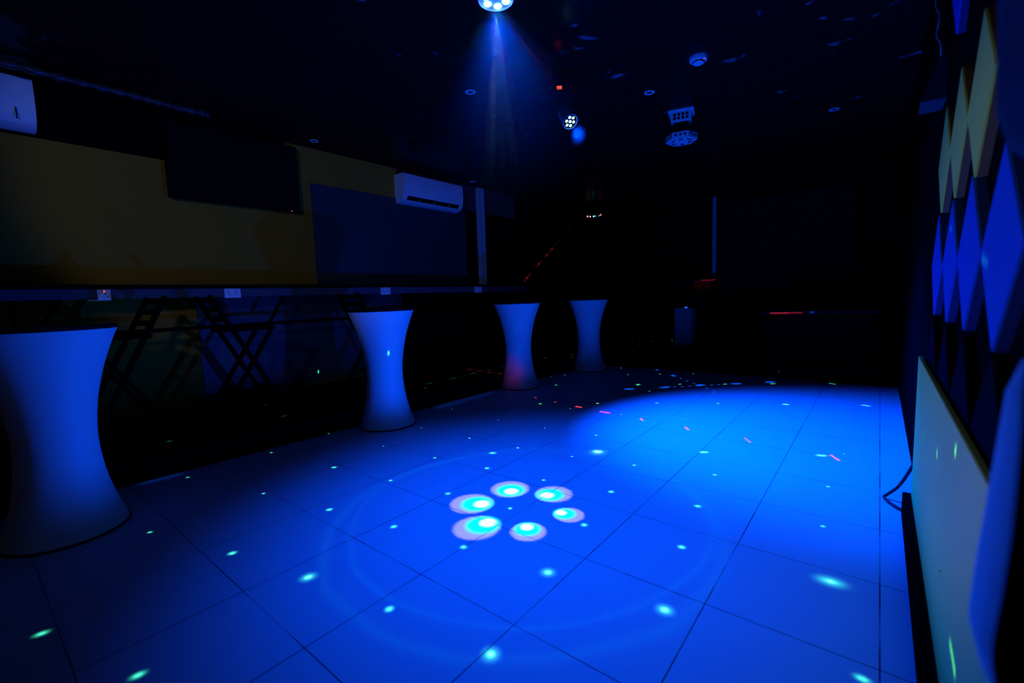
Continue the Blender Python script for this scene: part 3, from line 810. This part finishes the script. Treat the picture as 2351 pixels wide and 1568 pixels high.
GB = 'blue diamonds in the middle row of the right wall'
for y, z, lab in ((1.318, 1.262, 'largest blue diamond panel with an oval green laser spot'),
                  (1.735, 1.272, 'blue diamond panel second from the near end of its row'),
                  (2.155, 1.268, 'blue diamond panel second from the far end, with a bright short green streak'),
                  (2.615, 1.270, 'farthest and narrowest-looking blue diamond panel of its row')):
    diamond(y, z, M['bluepaint'], M['blueside'], lab, GB)
GC = 'cream diamonds in the upper row of the right wall'
for y, z, lab in ((1.702, 1.672, 'largest cream diamond panel, nearest of the upper row'),
                  (2.125, 1.680, 'middle cream diamond panel of the upper row'),
                  (2.548, 1.682, 'farthest cream diamond panel of the upper row')):
    diamond(y, z, M['cream'], M['creamside'], lab, GC)
diamond(2.36, 2.285, M['bluepaint'], M['blueside'], 'blue diamond panel whose lower tip shows at the top edge of the photo', None)
GN = 'dark navy diamonds just above the cream panel'
for y, lab in ((1.318, 'navy diamond panel under the largest blue diamond'), (1.735, 'navy diamond panel under the second nearest blue diamond'),
               (2.155, 'navy diamond panel under the second farthest blue diamond'), (2.615, 'navy diamond panel under the farthest blue diamond')):
    diamond(y, 0.852, M['navy'], M['black'], lab, GN, 0.2)

t = empty('low_wall_panel', (RX, 1.4, 0.13), 0, 'large cream rectangular panel along the foot of the right wall', 'wall panel')
MB().box(-0.045, -0.03, -1.6, 1.572, 0.0, 0.712, 0.002).build('face', M['cream'], t)
MB().box(-0.031, -0.001, -1.6, 1.566, 0.0, 0.70, 0.0).build('backing', M['creamside'], t)
for (y, z) in ((1.15, 0.46), (0.28, 0.26)):
    MB().lathe([(0.004, 0), (0.0, 0.002)], 10, Matrix.Translation((-0.0455, y, z)) @ Matrix.Rotation(-math.pi / 2, 4, 'Y')).build('screw_head', M['black'], t)
tag(MB().box(0.128, RX, -2.2, 3.02, 0, 0.125, 0.003).build('baseboard_right', M['black']), kind='structure')

# loop of cable behind the panel end
pts = [(0.19, 3.06, 0.34), (0.165, 3.10, 0.24), (0.12, 3.17, 0.10), (0.075, 3.2, 0.03), (0.06, 3.19, 0.012), (0.085, 3.12, 0.012), (0.13, 3.06, 0.012), (0.19, 3.04, 0.012)]
tag(MB().tube(smooth_path(pts, 8), 0.008, 8).build('power_cable', M['rubber'], smooth='all'), 'black power cable looping on the floor at the far end of the cream panel', 'cable')

# small speaker and wire high on the right wall
t = empty('wall_speaker', (RX, 2.99, 2.02), 0, 'small dark wedge-shaped speaker high on the right wall', 'speaker')
MB().prism([(-0.09, 0.0), (0.0, 0.0), (0.0, 0.19), (-0.03, 0.19)], -0.10, 0.10, 0.004, Matrix(((1, 0, 0, 0), (0, 0, 1, 0), (0, 1, 0, 0), (0, 0, 0, 1)))).build('cabinet', M['wedge'], t)
MB().bar((-0.088, 0, 0.03), (-0.045, 0, 0.16), 0.002, 0.16, (0, 1, 0), 0).build('grille', M['darkgrey'], t)
MB().box(-0.02, 0.0, -0.03, 0.03, 0.19, 0.22, 0.003).build('bracket', M['darkgrey'], t)
pts = [(RX - .02, 3.02, 2.21), (RX - .02, 3.03, 2.30), (RX - .03, 3.16, 2.40), (RX - .02, 3.20, 2.50), (RX - .025, 3.42, 2.66), (RX - .02, 3.44, 2.9), (RX - .02, 3.44, CZ)]
tag(MB().tube(smooth_path(pts, 8), 0.006, 8).build('speaker_wire', M['offwhite'], smooth='all'), 'thin wire dropping from the ceiling to the wedge-shaped wall speaker', 'wire')


# gathered curtain at the near end
def curtain(top):
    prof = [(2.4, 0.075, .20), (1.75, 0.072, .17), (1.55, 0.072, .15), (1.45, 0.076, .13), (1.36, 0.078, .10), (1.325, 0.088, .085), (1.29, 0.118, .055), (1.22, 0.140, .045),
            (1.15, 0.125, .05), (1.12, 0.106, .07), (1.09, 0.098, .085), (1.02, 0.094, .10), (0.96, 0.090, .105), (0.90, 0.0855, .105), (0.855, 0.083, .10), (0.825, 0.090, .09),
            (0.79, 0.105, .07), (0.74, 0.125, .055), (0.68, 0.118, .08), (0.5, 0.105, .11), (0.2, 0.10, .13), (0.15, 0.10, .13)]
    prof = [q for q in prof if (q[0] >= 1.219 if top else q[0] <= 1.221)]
    zs = []
    for i in range(len(prof) - 1):
        for k in range(5):
            u = k / 5
            zs.append(tuple(a + (b - a) * u for a, b in zip(prof[i], prof[i + 1])))
    zs.append(prof[-1])
    b = bmesh.new()
    n = 72
    rings = []
    for (z, xl, ry) in zs:
        ring = []
        xr = RX - 0.012
        cx, rx = (xl + xr) / 2, (xr - xl) / 2
        for i in range(n):
            a = 2 * math.pi * i / n
            rip = 1 + 0.05 * math.sin(a * 9 + z * 3.0) + 0.03 * math.sin(a * 14 - z * 4)
            if math.cos(a) < -0.2:
                rip = 1 + (rip - 1) * 0.25
            ring.append(b.verts.new((cx + rx * math.cos(a) * min(rip, 1.03), 0.62 + ry * math.sin(a) * rip, z)))
        rings.append(ring)
    for k in range(len(rings) - 1):
        for i in range(n):
            b.faces.new((rings[k][i], rings[k][(i + 1) % n], rings[k + 1][(i + 1) % n], rings[k + 1][i]))
    b.faces.new(rings[0])
    b.faces.new(rings[-1][::-1])
    bmesh.ops.recalc_face_normals(b, faces=b.faces[:])
    return b


t = empty('curtain', (0, 0, 0), 0, 'white gathered curtain hanging out of focus at the right edge of the photo', 'curtain')
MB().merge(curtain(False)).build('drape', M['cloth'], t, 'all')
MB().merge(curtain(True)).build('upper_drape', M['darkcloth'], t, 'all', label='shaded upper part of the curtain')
lin = smooth_path([(0.081, 0.48, 1.18), (0.0775, 0.48, 1.128), (0.0775, 0.48, 1.095), (0.0765, 0.48, 1.034), (0.0738, 0.48, 0.985), (0.0705, 0.48, 0.94), (0.0733, 0.48, 0.912), (0.08, 0.48, 0.86), (0.085, 0.48, 0.5), (0.085, 0.48, 0.15)], 6)
b = bmesh.new()
rows = []
for q in lin:
    row = []
    for k in range(17):
        u = k / 16
        xx = q.x + (RX - .014 - q.x) * u
        row.append(b.verts.new((xx, q.y - 0.035 + 0.008 * math.sin(k * 1.9 + q.z * 6), q.z)))
    rows.append(row)
for i in range(len(rows) - 1):
    for k in range(16):
        b.faces.new((rows[i][k], rows[i][k + 1], rows[i + 1][k + 1], rows[i + 1][k]))
bmesh.ops.solidify(b, geom=b.faces[:], thickness=0.004)
MB().merge(b).build('shade_sheet', M['black'], t, 'all', label='black sheet for the shade on the near side')  # shade on the curtain's near side, put in as a black sheet
for z, xl, ry in ((1.225, 0.137, 0.047), (0.74, 0.122, 0.058)):
    cxx, rxx = (xl + RX - .012) / 2, (RX - .012 - xl) / 2
    MB().tube([(cxx + (rxx + .002) * math.cos(2 * math.pi * i / 40), 0.62 + (ry + .004) * math.sin(2 * math.pi * i / 40), z) for i in range(41)], 0.007, 8).build('tie', M['black'], t, 'all')

# ------------------------------------------------------------------ ceiling fittings
LF = MB()
t = empty('wash_lamp', LAMP, 0, 'round blue wash lamp hanging over the dance floor at the top edge of the photo', 'stage light')
MB().lathe([(0.0, 0.17), (0.05, 0.17), (0.075, 0.13), (0.09, 0.06), (0.095, 0.0), (0.090, -0.012), (0.086, -0.012), (0.086, -0.004), (0.0, -0.004)], 48).build('housing', M['white'], t, 35)
for k in range(6):
    a = k * math.pi / 3
    MB().lathe([(0.020, -0.004), (0.019, -0.010), (0.012, -0.014), (0.0, -0.015)], 20, Matrix.Translation((0.055 * math.cos(a), 0.055 * math.sin(a), 0))).build('lens', M['led_blue'], t, 'all')
b = MB()
for s in (-1, 1):
    b.bar((s * 0.105, 0, 0.07), (s * 0.105, 0, 0.30), 0.025, 0.004, (0, 1, 0), 0.001)
b.bar((-0.107, 0, 0.30), (0.107, 0, 0.30), 0.025, 0.004, (0, 1, 0), 0.001)
b.tube([(0, 0, 0.30), (0, 0, CZ - LAMP.z)], 0.012)
b.build('yoke', M['black'], t)

# second lamp: tilted can with seven LEDs
t = empty('par_lamp', PAR, 0, 'small blue lamp with seven square LEDs hanging from the ceiling', 'stage light')
aim = (Vector((-0.45, 2.6, 0.6)) - PAR).to_track_quat('-Z', 'Y').to_matrix().to_4x4()
MB().lathe([(0.0, 0.19), (0.045, 0.19), (0.058, 0.14), (0.066, 0.02), (0.068, -0.012), (0.064, -0.012), (0.061, 0.0), (0.0, 0.0)], 40, aim).build('housing', M['offwhite'], t, 35)
MB().lathe([(0.0, 0.0), (0.058, 0.0), (0.058, -0.003), (0.0, -0.003)], 32, aim).build('face_plate', M['black'], t)
n = 0
for row, cnt in ((1, 2), (0, 3), (-1, 2)):
    for k in range(cnt):
        x = (k - (cnt - 1) / 2) * 0.034
        MB().box(x - .011, x + .011, row * .034 - .011, row * .034 + .011, -0.008, 0.001, 0.003, aim).build('led', M['led_blue'], t)
b = MB()
rotz = Matrix.Rotation(math.radians(-35), 4, 'Z')
for s in (-1, 1):
    p0, p1 = rotz @ Vector((s * 0.078, 0, 0.03)), rotz @ Vector((s * 0.078, 0, 0.25))
    b.bar(p0, p1, 0.022, 0.004, rotz @ Vector((0, 1, 0)), 0.001)
b.bar(rotz @ Vector((-0.08, 0, 0.25)), rotz @ Vector((0.08, 0, 0.25)), 0.022, 0.004, (0, 0, 1), 0.001)
b.tube([(0, 0, 0.25), (0, 0, CZ - PAR.z)], 0.012)
b.build('yoke', M['black'], t)

# control box with red digits
t = empty('control_box', (-2.20, 3.48, 2.93), math.radians(38), 'small black control box with glowing red digits beside the blue lamp', 'control box')
MB().box(-0.055, 0.055, -0.03, 0.03, 0, CZ - 2.93, 0.005).build('casing', M['black'], t)
b = MB()
for k in range(3):
    x = -0.018 + k * 0.015
    b.box(x - .005, x + .005, -0.0325, -0.030, 0.035, 0.038)
    b.box(x - .005, x + .005, -0.0325, -0.030, 0.024, 0.027)
    b.box(x - .0055, x - .003, -0.0325, -0.030, 0.024, 0.038 if k != 1 else 0.03)
    b.box(x + .003, x + .0055, -0.0325, -0.030, 0.014 if k == 1 else 0.024, 0.038)
    b.box(x - .005, x + .005, -0.0325, -0.030, 0.014, 0.017)
b.build('digit', M['digit'], t, label='red glowing digits')

# smoke detector
t = empty('smoke_detector', (-1.235, 4.10, CZ), 0, 'round white smoke detector with a tiny pink light on the ceiling', 'smoke detector')
MB().lathe([(0.0, 0.0), (0.105, 0.0), (0.105, -0.006), (0.098, -0.012), (0.0, -0.012)], 40).build('mounting_plate', M['darkgrey'], t, 35)
MB().lathe([(0.0, -0.012), (0.070, -0.012), (0.070, -0.035), (0.066, -0.044), (0.045, -0.046), (0.043, -0.050), (0.043, -0.062), (0.036, -0.068), (0.0, -0.068)], 40).build('casing', M['white'], t, 35)
b = MB()
for k in range(6):
    a0 = k * math.pi / 3
    pts = [(0.0445 * math.cos(a0 + u * .14), 0.0445 * math.sin(a0 + u * .14), -0.054) for u in range(7)]
    b.tube(pts, 0.004, 6)
b.build('vent_slot', M['black'], t)
MB().lathe([(0.004, 0), (0.0, -0.004)], 10, Matrix.Translation((0.050, -0.012, -0.045))).build('indicator', M['led_red'], t, label='pink indicator light')

# moving derby light with hexagonal head
t = empty('derby_light', (-1.745, 5.215, CZ), math.radians(14), 'white hexagonal party light with round lenses hanging from the ceiling', 'stage light')
t.scale = (0.76, 0.76, 0.80)
MB().box(-0.17, 0.17, -0.16, 0.16, -0.022, 0.0, 0.003).build('mounting_tray', M['white'], t)
MB().box(-0.135, 0.135, -0.125, 0.125, -0.150, -0.022, 0.012).build('base_box', M['white'], t, 35)
b = MB()
for i in range(4):
    for j in range(2):
        b.box(-0.10 + i * .055, -0.065 + i * .055, -0.127, -0.124, -0.125 + j * .047, -0.09 + j * .047, 0)
b.build('vent', M['black'], t)
# flared neck
b = bmesh.new()
up = [b.verts.new((x, y, -0.15)) for x, y in ((-.09, -.09), (.09, -.09), (.09, .09), (-.09, .09))]
lo = [b.verts.new((x, y, -0.315)) for x, y in ((-.15, -.15), (.15, -.15), (.15, .15), (-.15, .15))]
for i in range(4):
    b.faces.new((up[i], up[(i + 1) % 4], lo[(i + 1) % 4], lo[i]))
b.faces.new(up)
b.faces.new(lo[::-1])
bmesh.ops.recalc_face_normals(b, faces=b.faces[:])
MB().merge(b).build('neck', M['darkgrey'], t)
hexa = [(0.215 * math.cos(math.radians(60 * k)), 0.215 * math.sin(math.radians(60 * k))) for k in range(6)]
hh = MB().prism(hexa, -0.385, -0.30, 0.003).build('head', M['white'], t)
for k in range(6):
    a = math.radians(60 * k + 30)
    for s in (-1, 0, 1):
        b = MB()
        c = Vector((0.1865 * math.cos(a), 0.1865 * math.sin(a), -0.34)) + Vector((-math.sin(a), math.cos(a), 0)) * s * 0.062
        b.lathe([(0.0, 0.0), (0.016, 0.0), (0.016, 0.0025), (0.0, 0.0025)], 16,
                Matrix.Translation(c) @ Matrix.Rotation(a, 4, 'Z') @ Matrix.Rotation(math.pi / 2, 4, 'Y'))
        b.build('side_hole', M['black'], hh)
for k in range(6):
    a = math.radians(60 * k + 30)
    MB().lathe([(0.0, -0.3875), (0.027, -0.3875), (0.032, -0.3855), (0.032, -0.383), (0.0, -0.383)], 24,
               Matrix.Translation((0.125 * math.cos(a), 0.125 * math.sin(a), 0))).build('lens', M['lens'], hh, 35)
for k in range(6):
    a = math.radians(60 * k)
    MB().lathe([(0.0, -0.3868), (0.015, -0.3868), (0.015, -0.384), (0.0, -0.384)], 16, Matrix.Translation((0.165 * math.cos(a), 0.165 * math.sin(a), 0))).build('small_lens', M['black'], hh)
    MB().lathe([(0.0, -0.3868), (0.011, -0.3868), (0.011, -0.384), (0.0, -0.384)], 16, Matrix.Translation((0.042 * math.cos(a), 0.042 * math.sin(a), 0))).build('small_lens', M['black'], hh)
MB().lathe([(0.12, -0.384), (0.12, -0.394), (0.112, -0.400), (0.0, -0.400)], 32, Matrix.Diagonal((0.30, 0.30, 1, 1))).build('centre_cap', M['white'], hh, 35)

# recessed downlights
for (x, y), lab in (((-5.32, 2.95), 'small ring downlight in the ceiling above the television end'),
                    ((-5.34, 5.70), 'small ring downlight in the ceiling above the far air conditioner'),
                    ((-3.065, 3.29), 'faint small downlight in the ceiling left of the blue lamp'),
                    ((-0.461, 6.336), 'faint small downlight in the ceiling near the right wall'),
                    ((-1.811, 4.489), 'faint small downlight in the ceiling in front of the party light')):
    t = empty('downlight', (x, y, CZ), 0, lab, 'ceiling light', 'unlit ceiling downlights')
    MB().lathe([(0.028, 0.0), (0.028, -0.004), (0.045, -0.007), (0.050, -0.004), (0.050, 0.0)], 32, cap=False).build('trim_ring', M['white'], t, 35)
    MB().lathe([(0.0, -0.001), (0.029, -0.001), (0.029, -0.0025), (0.0, -0.0025)], 24).build('lamp', M['lens'], t)

# ------------------------------------------------------------------ back of the room
t = empty('laser_bar', (-4.91, BY - 0.004, 2.86), 0, 'black laser bar with red, green and blue windows high on the back wall', 'stage light')
MB().box(-0.24, 0.24, -0.12, 0.0, -0.02, 0.10, 0.006).build('casing', M['black'], t)
for (x, z, r, m) in ((-0.17, 0.045, 0.020, 'led_red_hot'), (-0.105, 0.035, 0.011, 'led_green'), (-0.02, 0.027, 0.013, 'led_green'), (0.022, 0.027, 0.011, 'led_sky'), (0.105, 0.025, 0.009, 'led_sky'), (0.15, 0.035, 0.016, 'led_red_hot')):
    MB().lathe([(0.0, 0), (r, 0), (r, 0.006), (0.0, 0.008)], 16, Matrix.Translation((x, -0.12, z)) @ Matrix.Rotation(math.pi / 2, 4, 'X')).build('laser_window', M[m], t)

t = empty('projection_screen', (-1.36, BY - 0.012, 1.20), 0, 'dark projection screen on the back wall with a pale left edge', 'screen')
MB().box(-1.03, 1.03, -0.03, -0.005, 0, 1.60, 0.0).build('fabric', M['navy'], t)
MB().box(-1.115, -1.055, -0.06, 0.0, 0.18, 1.72, 0.004).build('edge_bar', M['offwhite'], t, label='pale vertical edge bar')

t = empty('equipment_cabinet', (-2.58, 8.84, PZ), 0, 'tall black cabinet with a red-lit top edge against the back wall', 'cabinet')
MB().box(-0.28, 0.28, -0.22, 0.24, 0.0, 1.20, 0.006).build('carcass', M['black_gloss'], t)
MB().box(-0.30, 0.30, -0.25, 0.25, 1.20, 1.225, 0.004).build('top', M['darkgrey'], t)
for s in (-1, 1):
    d = MB().box(-0.135 + s * .139, 0.135 + s * .139, -0.238, -0.221, 0.04, 1.17, 0.003).build('door', M['black'], t)
    MB().box(s * .03 - .006, s * .03 + .006, -0.25, -0.239, 0.55, 0.70, 0.002).build('handle', M['darkgrey'], d)

t = empty('pedestal_speaker', (-2.74, 8.42, PZ), 0, 'pale grey box-shaped speaker standing on the back platform', 'speaker')
MB().box(-0.155, 0.155, -0.12, 0.12, 0.0, 0.72, 0.008).build('cabinet', mat('warm_grey_cloth', (0.30, 0.29, 0.26), 0.9, vary=0.15, scale=40), t)
MB().box(-0.14, 0.14, -0.126, -0.119, 0.02, 0.70, 0.002).build('grille', mat('warm_grey_grille', (0.34, 0.33, 0.30), 0.9, vary=0.2, scale=60), t)
MB().lathe([(0.03, 0.0), (0.026, 0.012), (0.0, 0.022)], 16, Matrix.Translation((0.02, -0.03, 0.72))).build('indicator', M['led_glow'], t, label='blue glowing indicator')

t = empty('dj_counter', (-0.62, 7.1, PZ), 0, 'low black counter at the edge of the back platform with a red laser line', 'counter')
MB().box(-0.60, 0.60, -0.18, 0.25, 0.0, 0.69, 0.006).build('front', M['black'], t)
MB().box(-0.64, 0.64, -0.22, 0.29, 0.69, 0.72, 0.004).build('countertop', M['darkgrey'], t)

# ------------------------------------------------------------------ haze drifting around the two lamps
def haze(name, c, r, squash, density, label):
    m = bpy.data.materials.new(name + '_volume')
    m.use_nodes = True
    nt = NT(m.node_tree)
    m.node_tree.nodes.remove(m.node_tree.nodes['Principled BSDF'])
    vs = nt.n('ShaderNodeVolumeScatter')
    vs.inputs['Anisotropy'].default_value = 0.2
    tc = nt.n('ShaderNodeTexCoord')
    d = nt.v('LENGTH', tc.outputs['Object'])
    d = nt.m('MULTIPLY_ADD', d, -1.0 / r, 1.0, clamp=True)
    nt.t.links.new(nt.m('MULTIPLY', nt.m('POWER', d, 1.8), density), vs.inputs['Density'])
    nt.t.links.new(vs.outputs[0], m.node_tree.nodes['Material Output'].inputs['Volume'])
    b = bmesh.new()
    bmesh.ops.create_icosphere(b, subdivisions=4, radius=r)
    o = MB().merge(b).build(name, m, smooth='all')
    o.location = c
    o.scale = (1, 1, squash)
    return tag(o, label, 'haze', None, 'stuff')


haze('haze', LAMP + Vector((0, 0, -0.1)), 0.8, 1.25, 0.04, 'faint blue haze hanging under the round wash lamp at the top edge')
haze('haze', PAR + Vector((0.07, -0.05, -0.13)), 0.115, 1.0, 0.08, 'faint blue haze in front of the small lamp with seven square LEDs')
